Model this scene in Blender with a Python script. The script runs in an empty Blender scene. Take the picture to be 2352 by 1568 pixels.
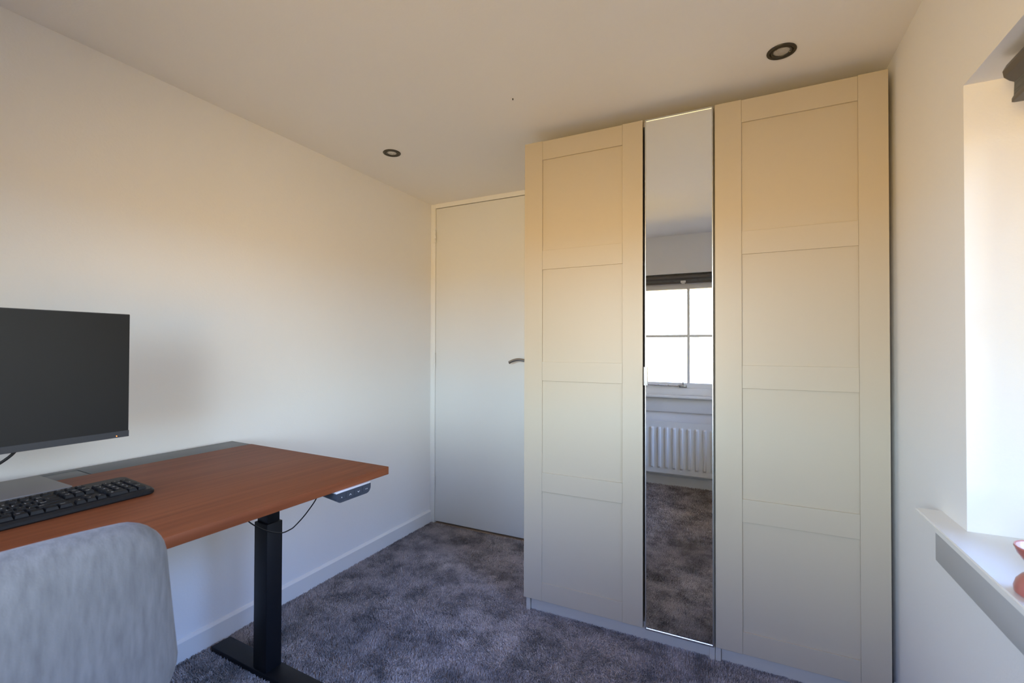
import bpy, bmesh, math, random
import numpy as np
from mathutils import Vector, Matrix
random.seed(4)
S = bpy.context.scene
C = S.collection
PI = math.pi

# ---------------------------------------------------------------- camera
YAW, PITCH, ROLL, CAMH = 0.4576, 0.0119, 0.003, 1.1365
cam = bpy.data.cameras.new('camera')
cam.sensor_fit = 'HORIZONTAL'; cam.sensor_width = 36.0
cam.lens = 1065.05 / 2352 * 36
cam.clip_start = 0.02; cam.clip_end = 200
co = bpy.data.objects.new('camera', cam); C.objects.link(co)
F = Vector((-math.sin(YAW)*math.cos(PITCH), math.cos(YAW)*math.cos(PITCH), math.sin(PITCH)))
R0 = Vector((math.cos(YAW), math.sin(YAW), 0)); U0 = R0.cross(F)
Rv = R0*math.cos(ROLL) + U0*math.sin(ROLL); Uv = -R0*math.sin(ROLL) + U0*math.cos(ROLL)
m = Matrix.Identity(4)
for i in range(3):
    m[i][0] = Rv[i]; m[i][1] = Uv[i]; m[i][2] = -F[i]
m[2][3] = CAMH
co.matrix_world = m
cam.dof.use_dof = True; cam.dof.focus_distance = 2.3; cam.dof.aperture_fstop = 6.3
S.camera = co

# ---------------------------------------------------------------- view, world, daylight
S.view_settings.view_transform = 'Standard'; S.view_settings.look = 'None'
S.view_settings.gamma = 1; S.view_settings.use_curve_mapping = False
S.view_settings.exposure = -0.03
S.cycles.use_denoising = True
S.cycles.max_bounces = 12; S.cycles.diffuse_bounces = 8; S.cycles.glossy_bounces = 5
S.cycles.transparent_max_bounces = 12
S.cycles.sample_clamp_indirect = 12

# Overcast-bright sky above, sunlit paving and walls below the horizon on the south side, shaded garden to the east.
SKY_STRENGTH = 27.0
SOUTH = dict(near=(7.2, 4.8, 1.6), far=(20.5, 13.9, 6.4), low=(19.4, 23.4, 27.0), high=(4.6, 7.2, 17.6))
EAST = dict(near=(1.0, 0.7, 0.3), far=(1.2, 0.9, 0.6), low=(6.6, 7.4, 8.0), high=(5.4, 9.7, 22.0))
w = bpy.data.worlds.new('daylight'); S.world = w; w.use_nodes = True
nt = w.node_tree; nt.nodes.clear()
tc = nt.nodes.new('ShaderNodeTexCoord'); sp = nt.nodes.new('ShaderNodeSeparateXYZ')
mp = nt.nodes.new('ShaderNodeMapRange')
bg = nt.nodes.new('ShaderNodeBackground'); wo = nt.nodes.new('ShaderNodeOutputWorld')
mp.inputs['From Min'].default_value = -1; mp.inputs['From Max'].default_value = 1
nt.links.new(tc.outputs['Generated'], sp.inputs[0]); nt.links.new(sp.outputs['Z'], mp.inputs['Value'])
def sky_ramp(c):
    rp = nt.nodes.new('ShaderNodeValToRGB'); e = rp.color_ramp.elements
    k = lambda n: (*[v/SKY_STRENGTH for v in c[n]], 1)
    e[0].position = 0.0; e[0].color = k('near'); e[1].position = 1.0; e[1].color = k('high')
    for p, n in ((0.32, 'near'), (0.38, 'far'), (0.492, 'far'), (0.508, 'low'), (0.62, 'low'), (0.70, 'high')):
        q = e.new(p); q.color = k(n)
    nt.links.new(mp.outputs['Result'], rp.inputs['Fac']); return rp.outputs['Color']
az = nt.nodes.new('ShaderNodeMath'); az.operation = 'ADD'
nt.links.new(sp.outputs['X'], az.inputs[0]); nt.links.new(sp.outputs['Y'], az.inputs[1])
am = nt.nodes.new('ShaderNodeMapRange'); am.inputs['From Min'].default_value = -0.15; am.inputs['From Max'].default_value = 0.15
nt.links.new(az.outputs[0], am.inputs['Value'])
mxw = nt.nodes.new('ShaderNodeMix'); mxw.data_type = 'RGBA'
nt.links.new(am.outputs['Result'], mxw.inputs[0])
for i_, c_set in ((6, SOUTH), (7, EAST)):
    nt.links.new(sky_ramp(c_set), mxw.inputs[i_])
nt.links.new(mxw.outputs[2], bg.inputs['Color'])
nt.links.new(bg.outputs[0], wo.inputs[0]); bg.inputs['Strength'].default_value = SKY_STRENGTH

def portal(name, loc, rot, sx, sy):
    l = bpy.data.lights.new(name, 'AREA'); l.shape = 'RECTANGLE'; l.size = sx; l.size_y = sy
    l.cycles.is_portal = True
    o = bpy.data.objects.new(name, l); C.objects.link(o); o.location = loc; o.rotation_euler = rot
# room constants (metres)
XL, XR, YN, YS, ZC = -1.811, 0.4376, 2.478, -0.38, 2.0626
WE = dict(y0=-0.02, y1=1.335, z0=0.7425, z1=1.709)      # opening in the east (right) wall
WS = dict(x0=-1.212, x1=0.072, z0=0.7425, z1=1.745)      # opening in the south wall (behind the camera)
portal('window_portal', (XR+0.29, (WE['y0']+WE['y1'])/2, (WE['z0']+WE['z1'])/2), (0, PI/2, 0), WE['z1']-WE['z0'], WE['y1']-WE['y0'])
portal('window_portal', ((WS['x0']+WS['x1'])/2, YS-0.29, (WS['z0']+WS['z1'])/2), (PI/2, 0, 0), WS['x1']-WS['x0'], WS['z1']-WS['z0'])

# ---------------------------------------------------------------- materials
def mat(name, col, rough=0.5, metal=0.0, spec=0.5, noise=None, bump=None, coat=0.0, emit=None, sheen=0):
    """noise=(scale, amount, stretch xyz) varies the colour; bump=(scale, strength, distance)"""
    M = bpy.data.materials.new(name); M.use_nodes = True
    n = M.node_tree; b = n.nodes['Principled BSDF']
    b.inputs['Base Color'].default_value = (*col, 1); b.inputs['Roughness'].default_value = rough
    b.inputs['Metallic'].default_value = metal; b.inputs['Specular IOR Level'].default_value = spec
    b.inputs['Coat Weight'].default_value = coat
    if sheen: b.inputs['Sheen Weight'].default_value = sheen
    if emit:
        b.inputs['Emission Color'].default_value = (*emit[0], 1); b.inputs['Emission Strength'].default_value = emit[1]
    t = n.nodes.new('ShaderNodeTexCoord')
    if noise:
        sc, am, st = noise
        mpn = n.nodes.new('ShaderNodeMapping'); mpn.inputs['Scale'].default_value = st
        ns = n.nodes.new('ShaderNodeTexNoise'); ns.inputs['Scale'].default_value = sc; ns.inputs['Detail'].default_value = 6
        mx = n.nodes.new('ShaderNodeValToRGB')
        mx.color_ramp.elements[0].position = 0.3; mx.color_ramp.elements[1].position = 0.7
        mx.color_ramp.elements[0].color = (*[c*(1-am) for c in col], 1)
        mx.color_ramp.elements[1].color = (*[min(1, c*(1+am)) for c in col], 1)
        n.links.new(t.outputs['Object'], mpn.inputs[0]); n.links.new(mpn.outputs[0], ns.inputs['Vector'])
        n.links.new(ns.outputs['Fac'], mx.inputs[0]); n.links.new(mx.outputs[0], b.inputs['Base Color'])
    if bump:
        nb = n.nodes.new('ShaderNodeTexNoise'); nb.inputs['Scale'].default_value = bump[0]; nb.inputs['Detail'].default_value = 4
        bp = n.nodes.new('ShaderNodeBump'); bp.inputs['Strength'].default_value = bump[1]; bp.inputs['Distance'].default_value = bump[2]
        n.links.new(t.outputs['Object'], nb.inputs['Vector']); n.links.new(nb.outputs['Fac'], bp.inputs['Height'])
        n.links.new(bp.outputs[0], b.inputs['Normal'])
    return M

M = {}
M['wall'] = mat('wall_paint', (0.84, 0.83, 0.82), 0.85, spec=0.25, bump=(140, 0.25, 0.0015))
M['ceiling'] = mat('ceiling_paint', (0.86, 0.84, 0.82), 0.9, spec=0.2, bump=(170, 0.22, 0.0012))
M['trim'] = mat('white_lacquer', (0.80, 0.79, 0.77), 0.35)
M['door'] = mat('door_paint', (0.74, 0.735, 0.72), 0.42, bump=(60, 0.06, 0.0006))
M['ward'] = mat('grey_beige_foil', (0.505, 0.435, 0.335), 0.42, bump=(220, 0.03, 0.0003))
M['carcass'] = mat('wardrobe_carcass', (0.60, 0.55, 0.47), 0.45)
M['dark_gap'] = mat('dark_edge', (0.03, 0.03, 0.028), 0.6)
M['mirror'] = mat('mirror_glass', (0.96, 0.975, 0.965), 0.0, metal=1.0)
M['alu'] = mat('brushed_aluminium', (0.62, 0.63, 0.65), 0.32, metal=0.9)
M['steel'] = mat('satin_steel', (0.42, 0.41, 0.39), 0.22, metal=1.0)
M['black_metal'] = mat('black_powder_coat', (0.007, 0.008, 0.011), 0.5, spec=0.3, bump=(400, 0.08, 0.0003))
M['black_plastic'] = mat('black_plastic', (0.009, 0.010, 0.012), 0.42, spec=0.3)
M['key'] = mat('keycap_plastic', (0.010, 0.010, 0.011), 0.5, spec=0.22)
M['legend'] = mat('legend_print', (0.75, 0.76, 0.78), 0.6)
M['screen'] = mat('matte_screen', (0.008, 0.008, 0.0085), 0.42, spec=0.33)
M['bezel'] = mat('monitor_bezel', (0.028, 0.030, 0.036), 0.5)
M['led'] = mat('standby_light', (0.9, 0.2, 0.05), 0.4, emit=((1.0, 0.16, 0.02), 6))
M['strip'] = mat('cable_flap_metal', (0.13, 0.14, 0.16), 0.45, metal=0.3)
M['laptop'] = mat('anodised_lid', (0.26, 0.265, 0.28), 0.42, metal=0.55)
M['laptop_edge'] = mat('anodised_edge', (0.72, 0.73, 0.80), 0.35, metal=0.4)
M['handset'] = mat('handset_plastic', (0.035, 0.042, 0.058), 0.38)
M['radiator'] = mat('radiator_enamel', (0.86, 0.85, 0.80), 0.28)
M['blind'] = mat('grey_blind_fabric', (0.135, 0.14, 0.14), 0.8, noise=(40, 0.25, (1, 1, 8)))
M['blind_rail'] = mat('blind_rail', (0.10, 0.09, 0.08), 0.45)
M['clear'] = mat('clear_plastic', (0.85, 0.85, 0.84), 0.2)
M['pink'] = mat('pink_glaze', (0.44, 0.135, 0.11), 0.28, coat=0.4)
M['pink_in'] = mat('pale_pink_glaze', (0.46, 0.25, 0.25), 0.25, coat=0.4)
M['threshold'] = mat('oak_strip', (0.30, 0.21, 0.14), 0.5, noise=(6, 0.2, (1, 8, 8)))
M['lens'] = mat('lamp_reflector', (0.92, 0.90, 0.86), 0.12, metal=0.85, bump=(420, 0.9, 0.004))
M['lamp_ring'] = mat('lamp_ring', (0.030, 0.026, 0.020), 0.4)
M['fabric'] = mat('grey_felt', (0.170, 0.166, 0.164), 0.95, spec=0.1, noise=(110, 0.17, (1.0, 1.0, 0.22)), bump=(420, 0.4, 0.0012), sheen=0.12)
M['pile'] = None

def wood_material():
    W = bpy.data.materials.new('cherry_desktop'); W.use_nodes = True
    n = W.node_tree; b = n.nodes['Principled BSDF']
    t = n.nodes.new('ShaderNodeTexCoord'); mpn = n.nodes.new('ShaderNodeMapping')
    mpn.inputs['Scale'].default_value = (22, 0.9, 22)
    ns = n.nodes.new('ShaderNodeTexNoise'); ns.inputs['Scale'].default_value = 2.2; ns.inputs['Detail'].default_value = 8; ns.inputs['Roughness'].default_value = 0.62
    cr = n.nodes.new('ShaderNodeValToRGB')
    cr.color_ramp.elements[0].position = 0.30; cr.color_ramp.elements[0].color = (0.155, 0.040, 0.013, 1)
    cr.color_ramp.elements[1].position = 0.72; cr.color_ramp.elements[1].color = (0.250, 0.074, 0.026, 1)
    n.links.new(t.outputs['Object'], mpn.inputs[0]); n.links.new(mpn.outputs[0], ns.inputs['Vector'])
    n.links.new(ns.outputs['Fac'], cr.inputs[0]); n.links.new(cr.outputs[0], b.inputs['Base Color'])
    b.inputs['Roughness'].default_value = 0.55; b.inputs['Specular IOR Level'].default_value = 0.25
    return W
M['wood'] = wood_material()

def glass_material():
    G = bpy.data.materials.new('window_glass'); G.use_nodes = True
    n = G.node_tree; n.nodes.clear()
    o = n.nodes.new('ShaderNodeOutputMaterial'); mx = n.nodes.new('ShaderNodeMixShader')
    tr = n.nodes.new('ShaderNodeBsdfTransparent'); gl = n.nodes.new('ShaderNodeBsdfGlossy'); fr = n.nodes.new('ShaderNodeFresnel')
    gl.inputs['Roughness'].default_value = 0.0; fr.inputs['IOR'].default_value = 1.35
    tr.inputs['Color'].default_value = (0.97, 0.985, 0.975, 1)
    n.links.new(fr.outputs[0], mx.inputs[0]); n.links.new(tr.outputs[0], mx.inputs[1]); n.links.new(gl.outputs[0], mx.inputs[2])
    n.links.new(mx.outputs[0], o.inputs[0])
    return G
M['glass'] = glass_material()

def pile_material(name, base):
    P = bpy.data.materials.new(name); P.use_nodes = True
    n = P.node_tree; b = n.nodes['Principled BSDF']
    t = n.nodes.new('ShaderNodeTexCoord')
    n1 = n.nodes.new('ShaderNodeTexNoise'); n1.inputs['Scale'].default_value = 6.5; n1.inputs['Detail'].default_value = 8; n1.inputs['Roughness'].default_value = 0.72
    n2 = n.nodes.new('ShaderNodeTexNoise'); n2.inputs['Scale'].default_value = 260; n2.inputs['Detail'].default_value = 2
    ad = n.nodes.new('ShaderNodeMath'); ad.operation = 'MULTIPLY_ADD'; ad.inputs[1].default_value = 0.70
    mu = n.nodes.new('ShaderNodeMath'); mu.operation = 'MULTIPLY'; mu.inputs[1].default_value = 0.30
    cr = n.nodes.new('ShaderNodeValToRGB')
    cr.color_ramp.elements[0].position = 0.41; cr.color_ramp.elements[0].color = (*[c*0.42 for c in base], 1)  # broad patches put light and dark from the pile's lean into the colour
    cr.color_ramp.elements[1].position = 0.56; cr.color_ramp.elements[1].color = (*[c*1.22 for c in base], 1)
    n.links.new(t.outputs['Object'], n1.inputs['Vector']); n.links.new(t.outputs['Object'], n2.inputs['Vector'])
    n.links.new(n2.outputs['Fac'], mu.inputs[0]); n.links.new(n1.outputs['Fac'], ad.inputs[0]); n.links.new(mu.outputs[0], ad.inputs[2])
    n.links.new(ad.outputs[0], cr.inputs[0]); n.links.new(cr.outputs[0], b.inputs['Base Color'])
    b.inputs['Roughness'].default_value = 0.9; b.inputs['Specular IOR Level'].default_value = 0.1
    b.inputs['Sheen Weight'].default_value = 0.25
    return P
M['pile'] = pile_material('carpet_fibre', (0.455, 0.395, 0.375))

# ---------------------------------------------------------------- mesh helpers
def bx(bm, x0, x1, y0, y1, z0, z1, bev=0.0, seg=2, mi=0):
    r = bmesh.ops.create_cube(bm, size=1)
    vs = r['verts']
    for v in vs:
        v.co = Vector(((x0+x1)/2 + v.co.x*(x1-x0), (y0+y1)/2 + v.co.y*(y1-y0), (z0+z1)/2 + v.co.z*(z1-z0)))
    fs = set(f for v in vs for f in v.link_faces)
    if mi:
        for f in fs: f.material_index = mi
    if bev:
        es = list(set(e for v in vs for e in v.link_edges))
        bmesh.ops.bevel(bm, geom=es, offset=bev, segments=seg, profile=0.5, affect='EDGES')

def obj(name, bm, m, parent=None, smooth=False):
    me = bpy.data.meshes.new(name); bmesh.ops.recalc_face_normals(bm, faces=bm.faces)
    bm.to_mesh(me); bm.free()
    for mm in (m if isinstance(m, (list, tuple)) else [m]): me.materials.append(mm)
    if smooth:
        for p in me.polygons: p.use_smooth = True
        me.set_sharp_from_angle(angle=math.radians(29))
    o = bpy.data.objects.new(name, me); C.objects.link(o)
    if parent: o.parent = parent
    return o

def box(name, x0, x1, y0, y1, z0, z1, m, parent=None, bev=0.0, seg=2):
    bm = bmesh.new(); bx(bm, x0, x1, y0, y1, z0, z1, bev, seg)
    return obj(name, bm, m, parent, smooth=bev > 0)

def tag(o, label, cat=None, group=None, kind=None):
    if label: o['label'] = label
    if cat: o['category'] = cat
    if group: o['group'] = group
    if kind: o['kind'] = kind
    return o

def thing(name, label, cat, loc=(0, 0, 0), rz=0.0, group=None):
    o = bpy.data.objects.new(name, None); C.objects.link(o); o.empty_display_size = 0.05
    o.location = loc; o.rotation_euler = (0, 0, rz)
    return tag(o, label, cat, group)

def struct(o, label=None):
    o['kind'] = 'structure'
    if label: o['label'] = label
    return o

def lathe(bm, prof, seg=40, mi=0, c=(0, 0, 0), axis='Z', inner=None):
    seg = max(seg, 14)
    rings = []
    for r, z in prof:
        ring = []
        for i in range(seg):
            a_ = 2*PI*i/seg
            p = (r*math.cos(a_), r*math.sin(a_), z)
            if axis == 'X': p = (p[2], p[0], p[1])
            if axis == 'Y': p = (p[0], p[2], p[1])
            ring.append(bm.verts.new((c[0]+p[0], c[1]+p[1], c[2]+p[2])))
        rings.append(ring)
    for k in range(len(rings)-1):
        for i in range(seg):
            j = (i+1) % seg
            f = bm.faces.new((rings[k][i], rings[k][j], rings[k+1][j], rings[k+1][i])); f.material_index = mi if inner is None or k < inner else 1
    for ring, z in ((rings[0], prof[0]), (rings[-1], prof[-1])):
        if z[0] > 1e-5:
            f = bm.faces.new(ring); f.material_index = mi

def tube(bm, pts, rad, seg=8, mi=0):
    pts = [Vector(p) for p in pts]; seg = max(seg, 14)
    rads = rad if isinstance(rad, (list, tuple)) else [rad]*len(pts)
    rings = []; prev = None
    for i, p in enumerate(pts):
        t = (pts[min(i+1, len(pts)-1)] - pts[max(i-1, 0)]).normalized()
        if prev is None:
            up = Vector((0, 0, 1)) if abs(t.z) < 0.9 else Vector((1, 0, 0))
            nrm = t.cross(up).normalized()
        else:
            nrm = (prev - t*prev.dot(t)).normalized()
        prev = nrm; b = t.cross(nrm)
        rings.append([bm.verts.new(p + (nrm*math.cos(2*PI*k/seg) + b*math.sin(2*PI*k/seg))*rads[i]) for k in range(seg)])
    for k in range(len(rings)-1):
        for i in range(seg):
            j = (i+1) % seg
            f = bm.faces.new((rings[k][i], rings[k][j], rings[k+1][j], rings[k+1][i])); f.material_index = mi
    bm.faces.new(rings[0]).material_index = mi; bm.faces.new(list(reversed(rings[-1]))).material_index = mi

def spline(P, n=10):
    P = [Vector(p) for p in P]; Q = [P[0]*2-P[1]] + P + [P[-1]*2-P[-2]]; out = []
    for i in range(1, len(Q)-2):
        for k in range(n):
            t = k/n; a_, b_, c_, d_ = Q[i-1], Q[i], Q[i+1], Q[i+2]
            out.append(0.5*((2*b_) + (c_-a_)*t + (2*a_-5*b_+4*c_-d_)*t*t + (3*b_-a_-3*c_+d_)*t**3))
    out.append(P[-1]); return out

def text_mesh(s, size, mtx, bm, mi):
    cu = bpy.data.curves.new('legend', 'FONT'); cu.body = s; cu.size = size; cu.align_x = 'CENTER'; cu.align_y = 'CENTER'
    cu.resolution_u = 2
    to = bpy.data.objects.new('legend', cu); C.objects.link(to)
    dg = bpy.context.evaluated_depsgraph_get()
    me = bpy.data.meshes.new_from_object(to.evaluated_get(dg))
    old = set(bm.faces)
    me.transform(mtx); bm.from_mesh(me)
    for f in bm.faces:
        if f not in old: f.material_index = mi
    bpy.data.objects.remove(to); bpy.data.curves.remove(cu); bpy.data.meshes.remove(me)

# ---------------------------------------------------------------- room shell
T = 0.30
struct(box('floor', XL-T, XR+T, YS-T, YN+T, -0.12, -0.002, M['pile']))
struct(box('ceiling', XL-T, XR+T, YS-T, YN+T, ZC, ZC+0.15, M['ceiling']))
struct(box('wall_left', XL-T, XL, YS-T, YN+T, -0.1, ZC, M['wall']))
# right wall with its window opening (rounded plaster reveal)
bm = bmesh.new()
x0, x1 = XR, XR+T
bx(bm, x0, x1, YS-T, WE['y0'], -0.1, ZC)
bx(bm, x0, x1, WE['y1'], YN+T, -0.1, ZC, 0)
bx(bm, x0, x1, WE['y0'], WE['y1'], -0.1, WE['z0']-0.015)
bx(bm, x0, x1, WE['y0'], WE['y1'], WE['z1'], ZC)
struct(obj('wall_right', bm, M['wall']))
bm = bmesh.new()
bx(bm, XL, WS['x0'], YS-T, YS, -0.1, ZC); bx(bm, WS['x1'], XR, YS-T, YS, -0.1, ZC)
bx(bm, WS['x0'], WS['x1'], YS-T, YS, -0.1, WS['z0']-0.015); bx(bm, WS['x0'], WS['x1'], YS-T, YS, WS['z1'], ZC)
struct(obj('wall_south', bm, M['wall']))
# door wall: opening for the door, niche closed behind
DX0, DX1, DZ = -1.7714, -1.035, 2.0312
bm = bmesh.new()
bx(bm, DX1+0.04, XR+T, YN, YN+T, -0.1, ZC)
bx(bm, XL, DX1+0.04, YN+0.20, YN+T, -0.1, ZC)
struct(obj('wall_north', bm, M['wall']))

# door frame, leaf, hinges, handle
fr = bpy.data.objects.new('door_1', None); C.objects.link(fr); fr.location = (0, 0, 0); struct(fr)
bm = bmesh.new()
bx(bm, XL, DX0-0.003, YN-0.004, YN+0.20, 0, ZC, 0.002)
bx(bm, DX1+0.003, DX1+0.042, YN-0.004, YN+0.20, 0, ZC, 0.002)
bx(bm, DX0-0.003, DX1+0.003, YN-0.0035, YN+0.20, DZ+0.0035, ZC, 0.0)
bx(bm, DX0-0.003, DX0+0.010, YN+0.045, YN+0.06, 0, DZ+0.003)          # rebate stop
bx(bm, DX0, DX1, YN+0.045, YN+0.06, DZ-0.01, DZ+0.003)
o = obj('door_frame', bm, M['trim'], fr, True)
leaf = box('door_leaf', DX0, DX1, YN, YN+0.040, 0.016, DZ, M['door'], fr, 0.0015)
o = box('threshold', DX0, DX1, YN-0.006, YN+0.07, -0.002, 0.006, M['threshold'], fr, 0.002)
for hz in (1.850, 1.050, 0.260):
    bm = bmesh.new()
    for k, (za, zb) in enumerate(((-0.041, -0.015), (-0.0135, 0.0135), (0.015, 0.041))):
        lathe(bm, [(0.0001, za), (0.0058, za+0.0008), (0.0058, zb-0.0008), (0.0001, zb)], 14, c=(DX0-0.003, YN-0.007, hz))
    lathe(bm, [(0.0001, 0.041), (0.0030, 0.0415), (0.0045, 0.044), (0.0030, 0.047), (0.0001, 0.048)], 12, c=(DX0-0.003, YN-0.007, hz))
    bx(bm, DX0-0.022, DX0-0.003, YN-0.0055, YN-0.004, hz-0.041, hz+0.041)
    obj('hinge', bm, M['trim'], fr, True)
bm = bmesh.new()
hx = -1.085
pts = [(hx, YN-0.001, 1.050), (hx, YN-0.030, 1.050), (hx-0.006, YN-0.046, 1.051), (hx-0.020, YN-0.052, 1.0555)]
for k in range(1, 9):
    t = k/8; pts.append((hx-0.020-0.108*t, YN-0.052, 1.0555+0.020*math.sin(PI*(0.12+0.62*t))-0.0075-0.0165*t*t*1.05))
sp_ = spline(pts, 5)
tube(bm, sp_, 0.0088, 14)
lathe(bm, [(0.0001, 0), (0.026, 0), (0.026, -0.006), (0.024, -0.009), (0.0001, -0.009)], 28, c=(hx, YN, 1.050), axis='Y')
obj('door_handle', bm, M['steel'], fr, True)

# baseboards
def baseboard(name, a_, b_, nrm):
    """a_, b_ = floor ends on the wall plane; nrm = direction into the room"""
    bm = bmesh.new(); a_ = Vector((*a_, 0)); b_ = Vector((*b_, 0)); n_ = Vector((*nrm, 0))
    prof = [(0, -0.01), (0.013, -0.01), (0.013, 0.073), (0.0115, 0.0755), (0.008, 0.078), (0.0045, 0.083), (0.0, 0.084)]
    r = [[bm.verts.new(p + n_*u + Vector((0, 0, z))) for u, z in prof] for p in (a_, b_)]
    k = len(prof)
    for i in range(k):
        j = (i+1) % k; bm.faces.new((r[0][i], r[0][j], r[1][j], r[1][i]))
    bm.faces.new(r[0]); bm.faces.new(list(reversed(r[1])))
    return struct(obj(name, bm, M['trim'], None, True))
baseboard('baseboard_left', (XL, YS), (XL, YN-0.004), (1, 0))
baseboard('baseboard_south', (XL+0.013, YS), (XR-0.013, YS), (0, 1))
baseboard('baseboard_right', (XR, YS), (XR, 1.86), (-1, 0))

# windows: frame, casement with glazing bars, glass, sill, apron, stay
def window(name, width, z0, z1, cols, rows, depth, sill_front, horn, apron, apz, mats, stay=True):
    """local frame: x along the wall, +y into the room (y=0 is the wall face), z up."""
    e_ = bpy.data.objects.new(name, None); C.objects.link(e_); struct(e_)
    h = width/2; yf = -depth
    bm = bmesh.new(); fw = 0.045
    bx(bm, -h, -h+fw, yf-0.07, yf, z0, z1, 0.003); bx(bm, h-fw, h, yf-0.07, yf, z0, z1, 0.003)
    bx(bm, -h+fw, h-fw, yf-0.07, yf, z0, z0+0.060, 0.003); bx(bm, -h+fw, h-fw, yf-0.07, yf, z1-0.083, z1, 0.003)
    obj('window_frame', bm, M['trim'], e_, True)
    gx0, gx1, gz0, gz1 = -h+fw, h-fw, z0+0.060, z1-0.083
    s = 0.042
    bm = bmesh.new()
    bx(bm, gx0+0.002, gx0+s, yf-0.05, yf-0.004, gz0+0.002, gz1-0.002, 0.003); bx(bm, gx1-s, gx1-0.002, yf-0.05, yf-0.004, gz0+0.002, gz1-0.002, 0.003)
    bx(bm, gx0+s, gx1-s, yf-0.05, yf-0.004, gz0+0.002, gz0+s, 0.003); bx(bm, gx0+s, gx1-s, yf-0.05, yf-0.004, gz1-s, gz1-0.002, 0.003)
    for k in range(1, cols):
        xx = gx0+s + (gx1-gx0-2*s)*k/cols; bx(bm, xx-0.011, xx+0.011, yf-0.045, yf-0.010, gz0+s, gz1-s, 0.003)
    for k in range(1, rows):
        zz = gz0+s + (gz1-gz0-2*s)*k/rows; bx(bm, gx0+s, gx1-s, yf-0.045, yf-0.012, zz-0.011, zz+0.011, 0.003)
    sash = obj('sash', bm, M['trim'], e_, True)
    for i in range(cols):
        for k in range(rows):
            cw = (gx1-gx0-2*s)/cols; rh = (gz1-gz0-2*s)/rows
            box('pane', gx0+s+cw*i+0.004, gx0+s+cw*(i+1)-0.004, yf-0.030, yf-0.026, gz0+s+rh*k+0.004, gz0+s+rh*(k+1)-0.004, M['glass'], sash)
    bm = bmesh.new()
    out_ = [(-h-horn, sill_front), (-h-horn, 0.0003), (-h+0.0005, 0.0003), (-h+0.0005, -depth-0.02), (h-0.0005, -depth-0.02), (h-0.0005, 0.0003), (h+horn, 0.0003), (h+horn, sill_front)]
    vt = [bm.verts.new((x, y, z0)) for x, y in out_]; vb = [bm.verts.new((x, y, z0-0.0153)) for x, y in out_]
    bm.faces.new(vt); bm.faces.new(list(reversed(vb)))
    for i in range(8): bm.faces.new((vt[i], vb[i], vb[(i+1) % 8], vt[(i+1) % 8]))
    fe = [e2 for e2 in bm.edges if all(v.co.y > sill_front-1e-6 for v in e2.verts)]
    bmesh.ops.bevel(bm, geom=fe, offset=0.0028, segments=3, affect='EDGES')
    obj('window_sill', bm, M['trim'], e_)
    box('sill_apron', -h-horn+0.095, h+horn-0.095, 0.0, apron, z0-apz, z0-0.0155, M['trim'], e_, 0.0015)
    return e_
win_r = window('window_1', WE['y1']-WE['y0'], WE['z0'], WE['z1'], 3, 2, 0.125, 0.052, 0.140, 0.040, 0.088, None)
M['apron'] = mat('trim_paint_in_shade', (0.50, 0.51, 0.53), 0.4)  # darker copy of the trim, with the shade under the sill put into its colour
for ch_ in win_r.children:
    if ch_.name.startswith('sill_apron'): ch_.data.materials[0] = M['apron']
win_r.location = (XR, (WE['y0']+WE['y1'])/2, 0); win_r.rotation_euler = (0, 0, PI/2)
win_s = window('window_2', WS['x1']-WS['x0'], WS['z0'], WS['z1'], 3, 2, 0.045, 0.070, 0.12, 0.022, 0.135, None)
win_s.location = ((WS['x0']+WS['x1'])/2, YS, 0)
# casement stay on the south window's bottom rail
st = bpy.data.objects.new('casement_stay', None); C.objects.link(st); st.parent = win_s; st['label'] = 'grey metal casement stay'
bm = bmesh.new(); lx = (WS['x0']+WS['x1'])/2
tube(bm, [(-0.80-lx, -0.022, 0.822), (-0.46-lx, -0.026, 0.816)], 0.005, 8)
for xx in (-0.70, -0.62, -0.54): lathe(bm, [(0.0001, -0.007), (0.004, -0.006), (0.004, 0.006), (0.0001, 0.007)], 8, c=(xx-lx, -0.024, 0.821))
obj('stay_arm', bm, M['steel'], st, True)
bm = bmesh.new(); bx(bm, -0.455-lx, -0.395-lx, -0.045, -0.030, 0.806, 0.828, 0.003)
lathe(bm, [(0.0001, 0), (0.005, 0.001), (0.004, 0.02), (0.006, 0.024), (0.0001, 0.027)], 10, c=(-0.425-lx, -0.038, 0.826))
obj('stay_pin_plate', bm, M['steel'], st, True)

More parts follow.
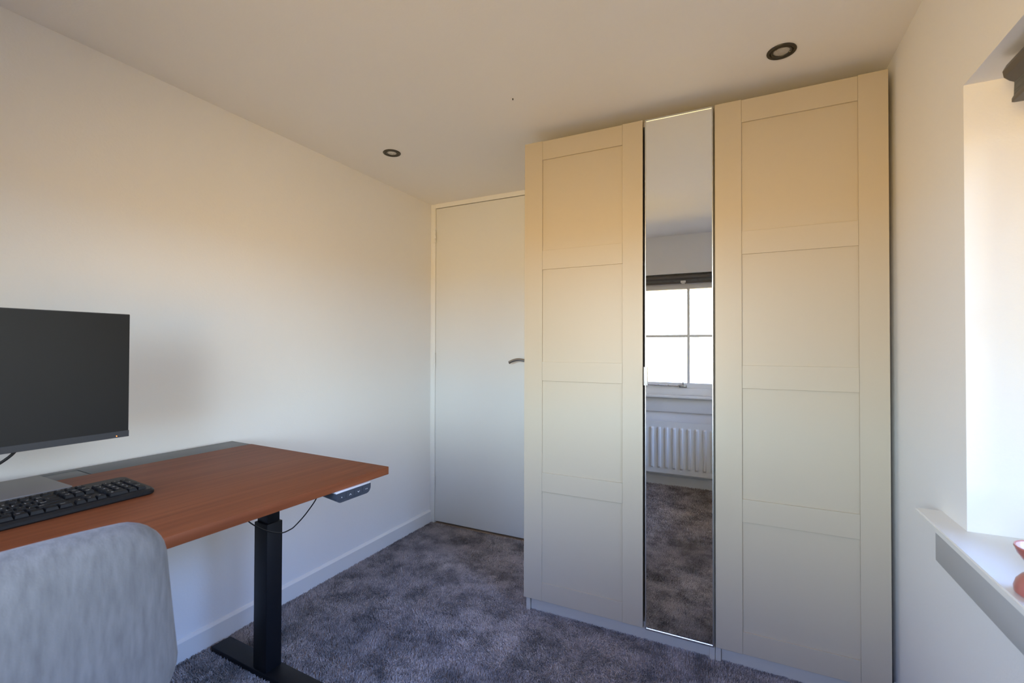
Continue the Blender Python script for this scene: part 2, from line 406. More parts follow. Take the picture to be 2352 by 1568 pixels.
# ---------------------------------------------------------------- carpet pile (uncountable: one object)
def vnoise(x, y, sc, rng):
    g = rng.random((64, 64)); u = (x*sc) % 63; v = (y*sc) % 63
    i = u.astype(int); j = v.astype(int); fu = u-i; fv = v-j
    fu = fu*fu*(3-2*fu); fv = fv*fv*(3-2*fv)
    return (g[i, j]*(1-fu)*(1-fv)+g[i+1, j]*fu*(1-fv)+g[i, j+1]*(1-fu)*fv+g[i+1, j+1]*fu*fv)
DB_, DROT_ = (-0.966, 1.111), math.radians(-2.0)
WF = 1.824
def carpet():
    rng = np.random.default_rng(7)
    N1, N2 = 470000, 70000
    x = np.concatenate([rng.uniform(XL+0.014, XR, N1), rng.uniform(XL+0.014, XR, N2)])
    y = np.concatenate([rng.uniform(0.75, YN-0.008, N1), rng.uniform(YS+0.012, 0.75, N2)])
    # no pile under what stands on the floor
    def inside(x, y):
        k = (x > -0.8345) & (y > WF+0.036)
        c_, s_ = math.cos(-DROT_), math.sin(-DROT_)
        u = (x-DB_[0])*c_-(y-DB_[1])*s_; v = (x-DB_[0])*s_+(y-DB_[1])*c_
        for v0 in (0.0, -1.27): k |= (u > -0.802) & (u < -0.233) & (v > -0.075+v0) & (v < 0.0+v0)
        for lx_, ly_ in ((-0.48, -0.215), (-0.48, 0.215), (-0.07, -0.215), (-0.07, 0.215)): k |= np.hypot(x-(-0.80+lx_), y-(0.205+ly_)) < 0.012
        k |= np.hypot(x+0.120, y+0.325) < 0.012
        return k
    keep = ~inside(x, y); x, y = x[keep], y[keep]
    N1 = int((y > 0.75).sum()); o_ = np.argsort(y <= 0.75, kind='stable'); x, y = x[o_], y[o_]
    N = len(x)
    px, py = x+3, y+3
    n1 = vnoise(px, py, 2.6, rng)*0.5+vnoise(px, py, 6.1, rng)*0.32+vnoise(px, py, 15, rng)*0.18
    n2 = vnoise(px, py, 2.1, rng)*0.5+vnoise(px, py, 5.3, rng)*0.3+vnoise(px, py, 13, rng)*0.2
    ang = 2*PI*(n1*1.9) + rng.normal(0, 1.15, N)
    lean = 0.25 + 1.05*np.clip((n2-0.35)/0.3, 0, 1) + rng.normal(0, 0.22, N)
    lean = np.clip(lean, 0.05, 1.45)
    L = rng.uniform(0.0075, 0.0135, N); W = rng.uniform(0.0009, 0.0018, N)
    W[N1:] *= 1.6
    dx, dy = np.cos(ang), np.sin(ang); tw = rng.uniform(0, 2*PI, N)
    wx, wy = np.cos(tw)*W, np.sin(tw)*W
    h1 = L*0.55; m_x = x+dx*np.sin(lean*0.5)*h1; m_y = y+dy*np.sin(lean*0.5)*h1; m_z = np.cos(lean*0.5)*h1
    h2 = L*0.45; t_x = m_x+dx*np.sin(lean)*h2; t_y = m_y+dy*np.sin(lean)*h2; t_z = m_z+np.cos(lean)*h2
    lim = lambda a_: np.clip(a_, XL+0.0132, XR-0.001)
    m_x, t_x = lim(m_x), lim(t_x)
    V = np.zeros((N, 5, 3), np.float32)
    V[:, 0] = np.stack([x-wx, y-wy, np.full(N, -0.002)], 1); V[:, 1] = np.stack([x+wx, y+wy, np.full(N, -0.002)], 1)
    V[:, 2] = np.stack([m_x+wx, m_y+wy, m_z], 1); V[:, 3] = np.stack([m_x-wx, m_y-wy, m_z], 1)
    V[:, 4] = np.stack([t_x, t_y, t_z], 1)
    base = (np.arange(N)*5)[:, None]
    quads = base+np.array([[0, 1, 2, 3]]); tris = base+np.array([[3, 2, 4]])
    loops = np.concatenate([quads, tris], 1).ravel()                # per blade: quad then triangle
    me = bpy.data.meshes.new('carpet_pile')
    me.vertices.add(N*5); me.vertices.foreach_set('co', V.ravel())
    me.loops.add(N*7); me.loops.foreach_set('vertex_index', loops.astype(np.int32))
    me.polygons.add(N*2)
    ls = np.stack([np.arange(N)*7, np.arange(N)*7+4], 1).ravel()
    me.polygons.foreach_set('loop_start', ls.astype(np.int32))
    me.update(calc_edges=True); me.validate()
    me.materials.append(M['pile'])
    o = bpy.data.objects.new('carpet_pile', me); C.objects.link(o)
    tag(o, 'mottled dark grey deep pile carpet covering the whole floor', 'carpet', kind='stuff')
carpet()

# ---------------------------------------------------------------- wardrobe
ZT, ZB = 2.015, 0.065
WF = 1.824            # front plane of the doors
panel_rows = [(1.5473, 1.9347), (1.0743, 1.4662), (0.6054, 0.9938), (0.1427, 0.5257)]
def framed_door(xa, xb, sa, sb, parent):
    """xa..xb outer, sa/sb inner edges of the stiles"""
    bm = bmesh.new(); th = 0.018; p = 0.0006
    bx(bm, xa, sa, WF-p, WF+th, ZB, ZT+0.001, 0.0008, 1); bx(bm, sb, xb, WF-p, WF+th, ZB, ZT+0.001, 0.0008, 1)
    zs = [ZB+0.001] + [v for r in reversed(panel_rows) for v in r] + [ZT-0.001]
    for k in range(0, 10, 2): bx(bm, sa+0.0004, sb-0.0004, WF, WF+th, zs[k], zs[k+1], 0.0006, 1)
    d = obj('wardrobe_door', bm, M['ward'], parent)
    for za, zb in panel_rows:
        box('door_panel', sa-0.004, sb+0.004, WF+0.0065, WF+0.014, za-0.004, zb+0.004, M['ward'], d)
    return d
W1x0, W1x1, W2x1 = -0.8355, -0.0850, 0.4170
YB = 2.440
def carcass(x0, x1, parent):
    bm = bmesh.new()
    bx(bm, x0, x0+0.018, WF+0.020, YB, 0, ZT, 0.0007, 1); bx(bm, x1-0.018, x1, WF+0.020, YB, 0, ZT, 0.0007, 1)
    bx(bm, x0+0.018, x1-0.018, WF+0.021, YB, ZT-0.018, ZT-0.0005); bx(bm, x0+0.018, x1-0.018, WF+0.021, YB, ZB-0.004, ZB+0.014)
    bx(bm, x0+0.018, x1-0.018, YB-0.006, YB, ZB, ZT-0.018)
    obj('carcass', bm, M['carcass'], parent)
    box('plinth', x0+0.0188, x1-0.0188, WF+0.033, WF+0.049, 0, ZB-0.004, M['carcass'], parent, 0.0007, 1)
w1 = thing('wardrobe', 'wide grey-beige wardrobe unit with a framed door and a narrow mirror door', 'wardrobe', group='fitted wardrobe units')
carcass(W1x0, W1x1, w1)
framed_door(-0.8383, -0.3372, -0.7556, -0.4154, w1)
# mirror door: backing panel, pale edging, mirror, slim pull
md = bmesh.new(); bx(md, -0.3280, -0.0875, WF+0.001, WF+0.018, ZB, 2.0112)
mdo = obj('mirror_door', md, M['alu'], w1)
bm = bmesh.new()
xa, xb = -0.3280, -0.0875
bx(bm, xa, xa+0.0038, WF-0.007, WF+0.001, ZB, 2.0112, 0.0008, 1); bx(bm, xb-0.0038, xb, WF-0.007, WF+0.001, ZB, 2.0112, 0.0008, 1)
bx(bm, xa+0.0038, xb-0.0038, WF-0.007, WF+0.001, ZB, ZB+0.0055, 0.0008, 1); bx(bm, xa+0.0038, xb-0.0038, WF-0.007, WF+0.001, 2.0112-0.0055, 2.0112, 0.0008, 1)
tag(obj('mirror_edging', bm, M['alu'], mdo), 'thin pale metal edging')
tag(box('mirror', xa+0.0038, xb-0.0038, WF-0.004, WF+0.001, ZB+0.0055, 2.0112-0.0055, M['mirror'], mdo), 'narrow full-height mirror')
bm = bmesh.new(); bx(bm, xa-0.0035, xa+0.0100, WF-0.0130, WF-0.0072, 0.992, 1.062, 0.0015)
bx(bm, xa-0.0035, xa-0.0005, WF-0.0130, WF+0.010, 0.992, 1.062, 0.001)
tag(obj('door_pull', bm, M['trim'], mdo, True), 'small white edge pull')
w2 = thing('wardrobe', 'narrow grey-beige wardrobe unit in the right corner with one framed door', 'wardrobe', group='fitted wardrobe units')
carcass(W1x1+0.0015, W2x1, w2)
framed_door(-0.0812, 0.4202, 0.0051, 0.3419, w2)

# ---------------------------------------------------------------- desk
DB = (-0.966, 1.111); DROT = math.radians(-2.0); DT = 0.770; DTH = 0.0235
desk = thing('standing_desk', 'height-adjustable desk with reddish wood top and black metal lifting legs along the left wall', 'desk', (*DB, 0), DROT)
LEN = 1.36
def c_(u0, u1, v0, v1, z0, z1, name, m, bev=0.002, parent=desk, label=None):
    o = box(name, u0, u1, v0, v1, z0, z1, m, parent, bev)
    if label: o['label'] = label
    return o
c_(-0.684, 0, -LEN, 0, DT-DTH, DT, 'desktop', M['wood'], 0.0012)
# dark strip at the back with a flip-up cable lid
bm = bmesh.new()
ly0, ly1 = -0.565, -0.470
bx(bm, -0.804, -0.684, ly1, 0, DT-DTH, DT-0.001, 0.001)
bx(bm, -0.804, -0.684, -LEN, ly0-0.25, DT-DTH, DT-0.001, 0.001)
bx(bm, -0.804, -0.775, ly0-0.25, ly1, DT-DTH, DT-0.001, 0.0005)
bx(bm, -0.775, -0.684, ly0-0.25, ly1, DT-DTH, DT-DTH+0.006, 0)
o = obj('cable_strip', bm, M['strip'], desk, True); o['label'] = 'dark grey metal strip at the back'
c_(-0.772, -0.687, ly0-0.247, ly1-0.003, DT-0.010, DT-0.0012, 'cable_lid', M['strip'], 0.0015)
for k, v0 in enumerate((0.0, -LEN+0.09)):
    c_(-0.815+0.015, -0.235, -0.073+v0, -0.002+v0, 0.0, 0.021, 'foot', M['black_metal'], 0.003)
    lg = c_(-0.5556, -0.4846, -0.068+v0, -0.010+v0, 0.021, 0.525, 'leg', M['black_metal'], 0.0022)
    c_(-0.5480, -0.4920, -0.062+v0, -0.016+v0, 0.525, 0.725, 'inner_tube', M['black_metal'], 0.0018, parent=lg)
    c_(-0.74, -0.28, -0.055+v0, -0.025+v0, 0.725, DT-DTH, 'top_bracket', M['black_metal'], 0.002)
c_(-0.545, -0.495, -LEN+0.07, -0.06, 0.700, 0.735, 'crossbeam', M['black_metal'], 0.002)
# control handset under the front edge
bm = bmesh.new()
pts = []
y0h, y1h, zt, zb = -0.205, -0.081, DT-DTH-0.0045, DT-DTH-0.0305
rr = 0.017
prof = [(y0h, zt), (y0h, zb+rr)] + [(y0h+rr-rr*math.cos(t), zb+rr-rr*math.sin(t)) for t in [PI/2*k/8 for k in range(1, 9)]] + \
       [(y1h-rr+rr*math.sin(t), zb+rr-rr*math.cos(t)) for t in [PI/2*k/8 for k in range(0, 9)]] + [(y1h, zt)]
fa = [bm.verts.new((0.0065, y, z)) for y, z in prof]; fb = [bm.verts.new((-0.085, y, zt if False else z+(0.010 if z < zt-0.01 else 0))) for y, z in prof]
bm.faces.new(fa); bm.faces.new(list(reversed(fb)))
for i in range(len(prof)):
    j = (i+1) % len(prof); bm.faces.new((fa[i], fb[i], fb[j], fa[j]))
hs = obj('control_handset', bm, M['handset'], desk); hs['label'] = 'dark handset with four buttons and arrow marks'
c_(-0.075, 0.0060, y0h+0.002, y1h-0.002, zt, DT-DTH, 'lit_top_plate', M['laptop_edge'], 0.0005, parent=hs)  # pale plate, its colour standing in for light on the handset's top
bw = (y1h-y0h-0.006)/4
for k in range(4):
    ya = y0h+0.003+bw*k
    bm = bmesh.new(); bx(bm, 0.0063, 0.0077, ya+0.0006, ya+bw-0.0006, zb+0.006 if k in (1, 2) else zb+0.0095, zt-0.0025, 0.0005, 1)
    yc, zc = ya+bw/2, (zb+zt)/2+0.001; xf = 0.0081
    def bar(p, q, wd=0.0006):
        d_ = (Vector(q)-Vector(p)).normalized(); n_ = Vector((-d_.y, d_.x))*wd
        vs = [bm.verts.new((xf, v[0], v[1])) for v in (Vector(p)-n_, Vector(p)+n_, Vector(q)+n_, Vector(q)-n_)]
        f = bm.faces.new(vs); f.material_index = 1
    if k == 1: bar((yc-0.0035, zc-0.0018), (yc, zc+0.002)); bar((yc+0.0035, zc-0.0018), (yc, zc+0.002))
    elif k == 2: bar((yc-0.0035, zc+0.002), (yc, zc-0.0018)); bar((yc+0.0035, zc+0.002), (yc, zc-0.0018))
    elif k == 0: bar((yc-0.0012, zc), (yc+0.0012, zc), 0.0011)
    else:
        bar((yc-0.0035, zc), (yc-0.0014, zc), 0.0010); bar((yc+0.0014, zc), (yc+0.0035, zc), 0.0010)
    o = obj('handset_button', bm, [M['handset'], M['legend']], hs)
# loose handset cable, hanging under the top
dm = Matrix.Translation((*DB, 0)) @ Matrix.Rotation(DROT, 4, 'Z'); di = dm.inverted()
bm = bmesh.new()
P = [(-1.27, 0.852, 0.742), (-1.30, 0.872, 0.655), (-1.30, 0.8897, 0.6194), (-1.30, 0.9432, 0.575), (-1.30, 0.9957, 0.5491), (-1.30, 1.0300, 0.5480), (-1.30, 1.0515, 0.5553), (-1.28, 1.078, 0.592), (-1.25, 1.0966, 0.650), (-1.22, 1.10, 0.742)]
tube(bm, [di @ v for v in spline(P, 8)], 0.0019, 8)
o = obj('handset_cable', bm, M['black_plastic'], desk, True); o['label'] = 'thin black cable looping beside the leg'

# ---------------------------------------------------------------- monitor on an arm
mo = thing('monitor', 'large black flat-panel monitor with thin bezels, switched off, above the desk', 'monitor', (-1.48, 0.3965, DT))
MY0, MY1, MZ0, MZ1 = -0.2735, 0.2715, 0.8935-DT, 1.2215-DT
bm = bmesh.new(); bx(bm, -0.012, -0.0006, MY0, MY1, MZ0, MZ1, 0.0015, 2); bx(bm, -0.040, -0.012, MY0+0.05, MY1-0.05, MZ0+0.03, MZ1-0.05, 0.010, 3)
obj('housing', bm, M['bezel'], mo, True)
box('screen', -0.0007, 0.0, MY0+0.0016, MY1-0.0016, MZ0+0.0165, MZ1-0.0020, M['screen'], mo)
bm = bmesh.new(); bx(bm, -0.0007, 0.0012, MY0, MY1, MZ0, MZ0+0.0165, 0.0005, 1); o = obj('chin', bm, M['bezel'], mo)
bm = bmesh.new(); lathe(bm, [(0.0012, 0.0), (0.0010, 0.0006), (0.0001, 0.0008)], 10, c=(0.0011, MY1-0.0275, MZ0+0.0046), axis='X')
o = obj('standby_led', bm, M['led'], mo, True); o['label'] = 'glowing orange standby light'
bm = bmesh.new()
tube(bm, [(-0.040, 0.0, 0.28), (-0.085, 0.0, 0.28), (-0.10, -0.02, 0.28), (-0.17, -0.19, 0.28)], 0.014, 12)
tube(bm, [(-0.195, -0.23, 0.0), (-0.195, -0.23, 0.30)], 0.016, 16); tube(bm, [(-0.17, -0.19, 0.28), (-0.195, -0.23, 0.28)], 0.014, 12)
bx(bm, -0.265, -0.150, -0.275, -0.185, 0.0, 0.010, 0.002)
obj('monitor_arm', bm, M['bezel'], mo, True)
bm = bmesh.new()
tube(bm, spline([(-0.030, 0.075, MZ0+0.045), (-0.032, 0.070, MZ0+0.01), (-0.036, 0.050, MZ0-0.018), (-0.05, 0.015, MZ0-0.040), (-0.09, -0.05, MZ0-0.055), (-0.15, -0.13, MZ0-0.075), (-0.19, -0.17, 0.02), (-0.20, -0.172, 0.003)], 8), 0.0032, 10)
o = obj('power_cable', bm, M['black_plastic'], mo, True)

# ---------------------------------------------------------------- laptop (closed)
lp = thing('laptop', 'closed silver-grey laptop lying flat at the back of the desk under the monitor', 'laptop', (-1.615, 0.405, DT+0.0005))
bm = bmesh.new(); bx(bm, -0.104, 0.104, -0.160, 0.160, 0.0, 0.0085, 0.0020, 3); obj('laptop_base', bm, M['laptop_edge'], lp, True)
bm = bmesh.new(); bx(bm, -0.103, 0.103, -0.160, 0.160, 0.0088, 0.0140, 0.0018, 3); obj('laptop_lid', bm, M['laptop'], lp, True)
lp.rotation_euler = (0, 0, DROT*0.6)

# ---------------------------------------------------------------- keyboard
KX0, KX1 = -1.433, -1.252       # back, front in world x
kb = thing('keyboard', 'black full-size keyboard with white key legends lying on the desk', 'keyboard', (-1.3815, 0.424, DT+0.0005), 0.0)
KW, KD = 0.452, 0.153
bm = bmesh.new()
# sloped slab: thicker at the back (−x), rounded corners
def rrect(hw, hd, r, n=5):
    out = []
    for cx_, cy_, a0_ in ((hd-r, hw-r, 0), (-hd+r, hw-r, PI/2), (-hd+r, -hw+r, PI), (hd-r, -hw+r, 1.5*PI)):
        for k in range(n+1):
            t = a0_+PI/2*k/n; out.append((cx_+r*math.cos(t), cy_+r*math.sin(t)))
    return out
def zt_k(x): return 0.0135 + (KD/2 - x)/KD*0.0105
lay = []
for ins, f in ((0.003, 0.0), (0.0, 0.0030), (0.0, 'm'), (0.0045, 't')):
    ring = []
    for x, y in rrect(KW/2-ins, KD/2-ins, 0.016-ins*0.5):
        z = f if not isinstance(f, str) else (zt_k(x)-0.0045 if f == 'm' else zt_k(x))
        ring.append(bm.verts.new((x, y, z)))
    lay.append(ring)
for k in range(len(lay)-1):
    n = len(lay[k])
    for i in range(n):
        j = (i+1) % n; bm.faces.new((lay[k][i], lay[k][j], lay[k+1][j], lay[k+1][i]))
bm.faces.new(lay[0]); bm.faces.new(list(reversed(lay[-1])))
obj('keyboard_body', bm, M['black_plastic'], kb, True)
pitch = 0.0187
rows = [
 [('Esc', 1), (None, 1), ('F1', 1), ('F2', 1), ('F3', 1), ('F4', 1), (None, .5), ('F5', 1), ('F6', 1), ('F7', 1), ('F8', 1), (None, .5), ('F9', 1), ('F10', 1), ('F11', 1), ('F12', 1), (None, .25), ('Prt', 1), ('Scr', 1), ('Brk', 1)],
 [(c, 1) for c in '`1234567890-='] + [('Back', 2), (None, .25), ('Ins', 1), ('Hm', 1), ('PgU', 1), (None, .25), ('Num', 1), ('/', 1), ('*', 1), ('-', 1)],
 [('Tab', 1.5)] + [(c, 1) for c in 'QWERTYUIOP[]'] + [('\\', 1.5), (None, .25), ('Del', 1), ('End', 1), ('PgD', 1), (None, .25), ('7', 1), ('8', 1), ('9', 1), ('+', 1, 2)],
 [('Caps', 1.75)] + [(c, 1) for c in "ASDFGHJKL;'"] + [('Enter', 2.25), (None, 3.5), ('4', 1), ('5', 1), ('6', 1)],
 [('Shift', 2.25)] + [(c, 1) for c in 'ZXCVBNM,./'] + [('Shift', 2.75), (None, 1.25), ('^', 1), (None, 1.25), ('1', 1), ('2', 1), ('3', 1), ('Enter', 1, 2)],
 [('Ctrl', 1.25), ('', 1.25), ('Alt', 1.25), ('', 6.25), ('Alt', 1.25), ('', 1.25), ('', 1.25), ('Ctrl', 1.25), (None, .25), ('<', 1), ('v', 1), ('>', 1), (None, .25), ('0', 2), ('.', 1)],
]
xrow = [-0.0440] + [-0.0198+k*pitch for k in range(5)]
ystart = -(22.5*pitch)/2
for r, row in enumerate(rows):
    y = ystart; xc = xrow[r]
    for key in row:
        ch, wd = key[0], key[1]; dn = key[2] if len(key) > 2 else 1
        if ch is not None:
            bm = bmesh.new()
            g = 0.0009; ya, yb = y+g, y+wd*pitch-g
            xa_, xb_ = xc-pitch/2+g, xc+pitch/2-g + (dn-1)*pitch
            h0 = 0.0065
            vs = []
            for (xx, yy, zz) in ((xa_, ya, 0), (xb_, ya, 0), (xb_, yb, 0), (xa_, yb, 0)):
                vs.append(bm.verts.new((xx, yy, zt_k(xx)-0.0008)))
            i_ = 0.0020
            tp = []
            for (xx, yy) in ((xa_+0.0010, ya+i_), (xb_-0.0026, ya+i_), (xb_-0.0026, yb-i_), (xa_+0.0010, yb-i_)):
                tp.append(bm.verts.new((xx, yy, zt_k(xx)+h0)))
            for k in range(4): bm.faces.new((vs[k], vs[(k+1) % 4], tp[(k+1) % 4], tp[k]))
            bm.faces.new(tp); bm.faces.new(list(reversed(vs)))
            bmesh.ops.bevel(bm, geom=[e_ for e_ in bm.edges if all(v in tp for v in e_.verts)], offset=0.0006, segments=1, affect='EDGES')
            if ch:
                sz = 0.0080 if len(ch) == 1 else 0.0046
                lx_, ly_ = (xa_+xb_)/2-0.002, ya+min(wd*pitch*0.5, 0.0088)-0.001
                sl = math.atan(0.0105/KD)
                mt = Matrix.Translation((lx_, ly_, zt_k(lx_)+h0+0.00035)) @ Matrix.Rotation(sl, 4, 'Y') @ Matrix.Rotation(PI/2, 4, 'Z')
                text_mesh(ch, sz, mt, bm, 1)
            obj('key', bm, [M['key'], M['legend']], kb)
        y += wd*pitch

# ---------------------------------------------------------------- chair
ch = thing('chair', 'light grey felt upholstered chair with a rounded back, pulled up to the desk', 'chair', (-0.80, 0.205, 0))
def soft_panel(w_top, w_bot, z0, z1, thick, r, rb, crown, name, parent, m, nz=16, ny=24, bow=0.02, pillow=0.010):
    """rounded-rectangle cushion standing in the yz plane, edges rolled"""
    # outline
    out = []
    n = 8
    cornersz = [(1, z1, r, w_top), (-1, z1, r, w_top), (-1, z0, rb, w_bot), (1, z0, rb, w_bot)]
    def corner(sy, z_, rad, hw, a0_):
        top = z_ == z1
        cy_ = sy*(hw-rad); cz_ = z_-rad if top else z_+rad
        for k in range(n+1):
            t = a0_+PI/2*k/n; out.append((cy_+rad*math.cos(t), cz_+rad*math.sin(t)))
    corner(1, z1, r, w_top, 0); corner(-1, z1, r, w_top, PI/2); corner(-1, z0, rb, w_bot, PI); corner(1, z0, rb, w_bot, 1.5*PI)
    # densify
    dens = []
    for i in range(len(out)):
        a_, b_ = out[i], out[(i+1) % len(out)]
        d_ = math.hypot(a_[0]-b_[0], a_[1]-b_[1]); s_ = max(1, int(d_/0.02))
        for k in range(s_): dens.append((a_[0]+(b_[0]-a_[0])*k/s_, a_[1]+(b_[1]-a_[1])*k/s_))
    cz = (z0+z1)/2
    bm = bmesh.new(); rings = []
    steps = [(0.0, -1), (0.30, -1), (0.55, -1), (0.78, -0.99), (0.90, -0.93), (0.965, -0.75), (0.992, -0.42), (1.0, 0), (0.992, 0.42), (0.965, 0.75), (0.90, 0.93), (0.78, 0.99), (0.55, 1), (0.30, 1), (0.0, 1)]
    for s_, d_ in steps:
        ring = []
        for (y, z) in dens:
            # shrink in metres near the rim so the roll is even
            L_ = math.hypot(y, z-cz); k = 1-(1-s_)*0.10/L_*1.6 if s_ > 0.78 else s_*(1-(1-0.78)*0.10/L_*1.6)/0.78
            yy, zz = y*k, cz+(z-cz)*k
            zz += crown*(1-(yy/w_top)**2)*(zz-z0)/(z1-z0)
            xx = d_*thick/2 + pillow*(d_)*(1-s_**4) - bow*(yy/w_top)**2
            ring.append((xx, yy, zz))
        rings.append(ring)
    vr = []
    for ring, (s_, d_) in zip(rings, steps):
        if s_ == 0.0: vr.append(bm.verts.new(ring[0]))
        else: vr.append([bm.verts.new(p) for p in ring])
    n_ = len(dens)
    for k in range(len(vr)-1):
        a_, b_ = vr[k], vr[k+1]
        for i in range(n_):
            j = (i+1) % n_
            if not isinstance(a_, list): bm.faces.new((a_, b_[j], b_[i]))
            elif not isinstance(b_, list): bm.faces.new((a_[i], a_[j], b_))
            else: bm.faces.new((a_[i], a_[j], b_[j], b_[i]))
    o = obj(name, bm, m, parent)
    for p in o.data.polygons: p.use_smooth = True
    return o
soft_panel(0.214, 0.232, 0.580, 0.868, 0.052, 0.058, 0.070, 0.018, 'backrest', ch, M['fabric'])
bm = bmesh.new(); bx(bm, -0.50, -0.04, -0.225, 0.225, 0.405, 0.490, 0.035, 5); obj('seat', bm, M['fabric'], ch, True)
for yy in (0.13, -0.13):
    bm = bmesh.new(); tube(bm, spline([(-0.022, yy, 0.66), (-0.020, yy, 0.54), (-0.03, yy, 0.44), (-0.07, yy, 0.398), (-0.14, yy, 0.392)], 6), 0.009, 10)
    obj('back_bracket', bm, M['black_metal'], ch, True)
for sx, sy in ((-0.45, -1), (-0.45, 1), (-0.10, -1), (-0.10, 1)):
    bm = bmesh.new(); ox = -0.03 if sx < -0.2 else 0.03
    tube(bm, [(sx, sy*0.17, 0.41), (sx+ox, sy*0.215, 0.0)], [0.013, 0.009], 12); obj('leg', bm, M['black_metal'], ch, True)

# ---------------------------------------------------------------- ceiling downlights
def downlight(x, y, label):
    t = thing('downlight', label, 'ceiling light', (x, y, ZC), 0, 'recessed ceiling spots')
    bm = bmesh.new()
    lathe(bm, [(0.0410, 0.0), (0.0415, -0.0015), (0.0405, -0.0035), (0.0330, -0.0045), (0.0315, -0.0030), (0.0305, -0.0008), (0.0295, -0.0035), (0.0250, -0.0040), (0.0235, -0.0020), (0.0232, -0.0002), (0.030, -0.0001)], 56)
    obj('trim_ring', bm, M['lamp_ring'], t, True)
    bm = bmesh.new()
    lathe(bm, [(0.0232, -0.0006), (0.0218, -0.0016), (0.014, -0.0024), (0.0001, -0.0028)], 40)
    obj('bulb', bm, M['lens'], t, True)
    for sa in (0.25, PI+0.9):
        cx_, cy_ = 0.0235*math.cos(sa), 0.0235*math.sin(sa)
        box('retaining_clip', cx_-0.002, cx_+0.002, cy_-0.002, cy_+0.002, -0.0050, -0.0022, M['steel'], t, 0.0006)
    return t
downlight(-1.4925, 1.7245, 'small round black-rimmed ceiling spot over the desk side of the room')
downlight(0.1176, 1.6600, 'round black-rimmed ceiling spot in front of the right wardrobe door')
bm = bmesh.new(); lathe(bm, [(0.0001, -0.0045), (0.0016, -0.004), (0.0022, -0.001), (0.0022, 0.0)], 10)
o = obj('screw', bm, M['black_plastic'], None, True); o.location = (-0.7597, 1.5438, ZC)
o.rotation_euler = (0, 0, 0.4); o.scale = (1.0, 2.0, 1); tag(o, 'tiny dark screw sticking out of the ceiling', 'screw')

# ---------------------------------------------------------------- blinds
def blind(name, label, width, depth, zt_, zb_, loc, rz, pull=True):
    t = thing(name, label, 'blind', loc, rz, 'raised window blinds')
    h = width/2
    # end profile (y = out from the window, z)
    prof = [(0.0, zt_), (0.030, zt_), (0.041, zt_-0.006), (0.047, zt_-0.018), (0.045, zt_-0.030), (0.037, zt_-0.038), (0.030, zt_-0.042)]
    prof2 = [(0.0, zt_-0.042), (0.030, zt_-0.042), (0.031, zb_+0.014), (0.0, zb_+0.014)]
    prof3 = [(0.0, zb_+0.014), (0.031, zb_+0.014), (0.034, zb_+0.008), (0.034, zb_+0.001), (0.031, zb_), (0.0, zb_)]
    prof.append((0.0, zt_-0.042))
    for nm, pf, mm in (('headrail', prof, M['blind_rail']), ('folded_fabric', prof2, M['blind']), ('bottom_rail', prof3, M['blind_rail'])):
        bm = bmesh.new()
        a_ = [bm.verts.new((-h, y, z)) for y, z in pf]; b_ = [bm.verts.new((h, y, z)) for y, z in pf]
        bm.faces.new(a_); bm.faces.new(list(reversed(b_)))
        for i in range(len(pf)):
            j = (i+1) % len(pf); bm.faces.new((a_[i], b_[i], b_[j], a_[j]))
        obj(nm, bm, mm, t, True)
    return t
b1 = blind('pleated_blind', 'dark brown-grey blind drawn up at the top of the right-hand window recess', 1.17, 0.05, 1.699, 1.617, (XR+0.125-0.095, 0.775, 0), PI/2)
b1.location = (0.5115, 0.655, 0)
# the back faces of this blind touch the window frame through small brackets
box('bracket', -0.44, -0.40, -0.051, 0.0, 1.665, 1.695, M['blind_rail'], b1); box('bracket', 0.40, 0.44, -0.051, 0.0, 1.665, 1.695, M['blind_rail'], b1)
b2 = blind('pleated_blind', 'dark grey blind drawn up over the window seen in the wardrobe mirror', 1.10, 0.05, 1.738, 1.664, ((WS['x0']+WS['x1'])/2, YS-0.044, 0), 0)
bm = bmesh.new(); lx = -0.42-(WS['x0']+WS['x1'])/2
bx(bm, lx-0.020, lx+0.020, 0.034, 0.038, 1.668, 1.686, 0.002)
bx(bm, lx-0.013, lx+0.013, 0.034, 0.037, 1.661, 1.6675, 0.001)
tube(bm, [(lx+0.009*math.cos(PI*k/10-PI), 0.036, 1.656+0.010*math.sin(PI*k/10-PI)) for k in range(11)], 0.0018)
tag(obj('pull_ring', bm, M['clear'], b2, True), 'clear plastic pull ring')

# ---------------------------------------------------------------- radiator under the south window
rd = thing('radiator', 'cream ribbed panel radiator under the window, seen in the wardrobe mirror', 'radiator', (0, YS, 0))
RX0, RX1, RZ0, RZ1 = -1.10, -0.150, 0.118, 0.536
bm = bmesh.new(); pitch_r = 0.0572; ys0 = 0.088
cols = []
x = RX0
# front sheet with pressed flutes
xs = []; n_f = int((RX1-RX0)/pitch_r)
for k in range(n_f):
    xc = RX0 + pitch_r*(k+0.5) + ((RX1-RX0)-n_f*pitch_r)/2
    xs.append(xc)
def fl(x, z):
    d = min(abs(x-c) for c in xs)
    a_ = 1-min(1, max(0, (d-0.006)/0.009)); a_ = a_*a_*(3-2*a_)
    e0 = min(1, max(0, (z-(RZ0+0.038))/0.014)); e1 = min(1, max(0, ((RZ1-0.045)-z)/0.014))
    return 0.011*a_*min(e0, e1)
xl = sorted(set([RX0, RX1] + [c+d for c in xs for d in (-0.015, -0.0125, -0.010, -0.008, -0.006, 0, 0.006, 0.008, 0.010, 0.0125, 0.015)]))
zl = [RZ0, RZ0+0.02, RZ0+0.038, RZ0+0.042, RZ0+0.047, RZ0+0.052, 0.30, RZ1-0.059, RZ1-0.054, RZ1-0.049, RZ1-0.045, RZ1-0.02, RZ1]
g = [[bm.verts.new((xx, ys0-fl(xx, zz)*-1, zz)) for zz in zl] for xx in xl]
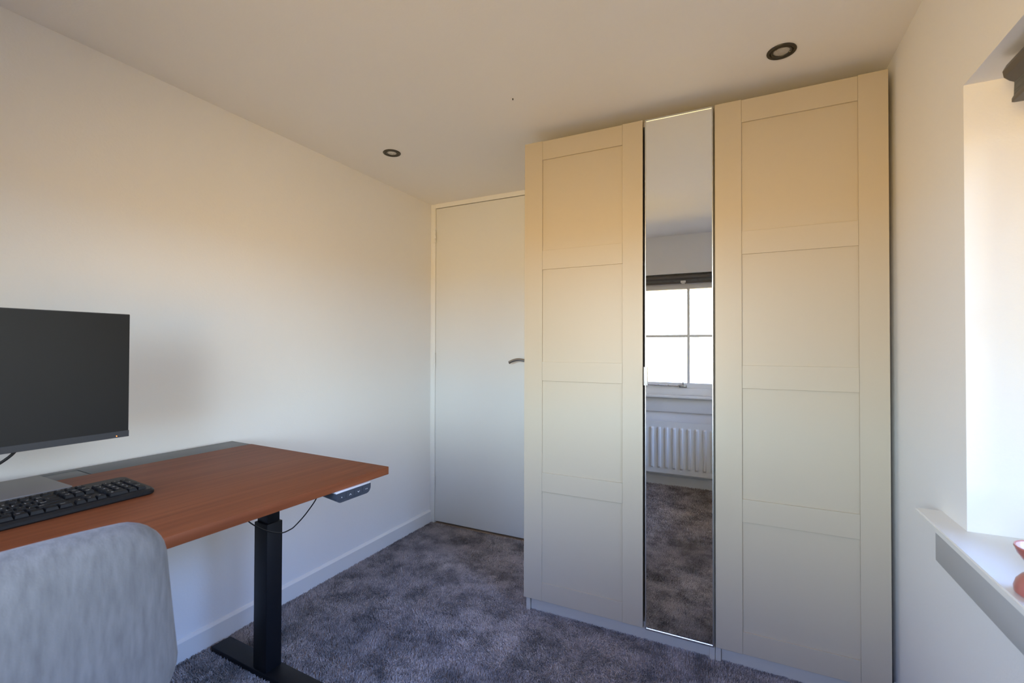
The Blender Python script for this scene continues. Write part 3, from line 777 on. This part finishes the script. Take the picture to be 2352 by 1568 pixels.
for i in range(len(xl)-1):
    for k in range(len(zl)-1): bm.faces.new((g[i][k], g[i+1][k], g[i+1][k+1], g[i][k+1]))
bx(bm, RX0, RX1, ys0-0.010, ys0-0.0005, RZ0, RZ1, 0.003)
obj('front_panel', bm, M['radiator'], rd, True)
bm = bmesh.new(); bx(bm, RX0+0.004, RX1-0.004, 0.030, ys0-0.010, RZ0+0.012, RZ1-0.012, 0.003); obj('convector_body', bm, M['radiator'], rd, True)
for xx in (RX0+0.12, RX1-0.12): box('wall_bracket', xx-0.015, xx+0.015, 0.0005, 0.030, 0.20, 0.46, M['radiator'], rd)
bm = bmesh.new(); tube(bm, [(RX1-0.01, 0.055, 0.150), (RX1+0.030, 0.055, 0.150)], 0.009, 12); tube(bm, spline([(RX1+0.030, 0.055, 0.165), (RX1+0.030, 0.055, 0.12), (RX1+0.030, 0.055, 0.0)], 4), 0.0085, 12)
lathe(bm, [(0.0001, -0.012), (0.014, -0.010), (0.014, 0.014), (0.0001, 0.016)], 16, c=(RX1+0.030, 0.055, 0.155))
obj('valve', bm, M['black_metal'], rd, True)
bm = bmesh.new(); tube(bm, [(RX0-0.2, 0.030, 0.098), (RX1-0.02, 0.030, 0.098), (RX1+0.018, 0.045, 0.098)], 0.0075, 12)
o = obj('pipe', bm, M['radiator'], rd, True)

# ---------------------------------------------------------------- pink pedestal bowl on the right-hand sill
pb = thing('pedestal_bowl', 'glossy pink footed bowl standing on the right-hand window sill, cut by the photo edge', 'bowl', (0.432, 1.028, WE['z0']+0.0002))
bm = bmesh.new()
lathe(bm, [(0.0001, 0.0), (0.033, 0.0), (0.0375, 0.004), (0.0380, 0.011), (0.0350, 0.022), (0.0285, 0.031), (0.0185, 0.0375), (0.0125, 0.0410)], 40)
obj('foot', bm, M['pink'], pb, True)
bm = bmesh.new()
lathe(bm, [(0.0125, 0.0410), (0.0180, 0.046), (0.0265, 0.055), (0.0335, 0.066), (0.0372, 0.076), (0.0365, 0.0785), (0.0340, 0.0775), (0.0300, 0.068), (0.0200, 0.058), (0.00001, 0.054)], 40, inner=6)
obj('bowl', bm, [M['pink'], M['pink_in']], pb, True)
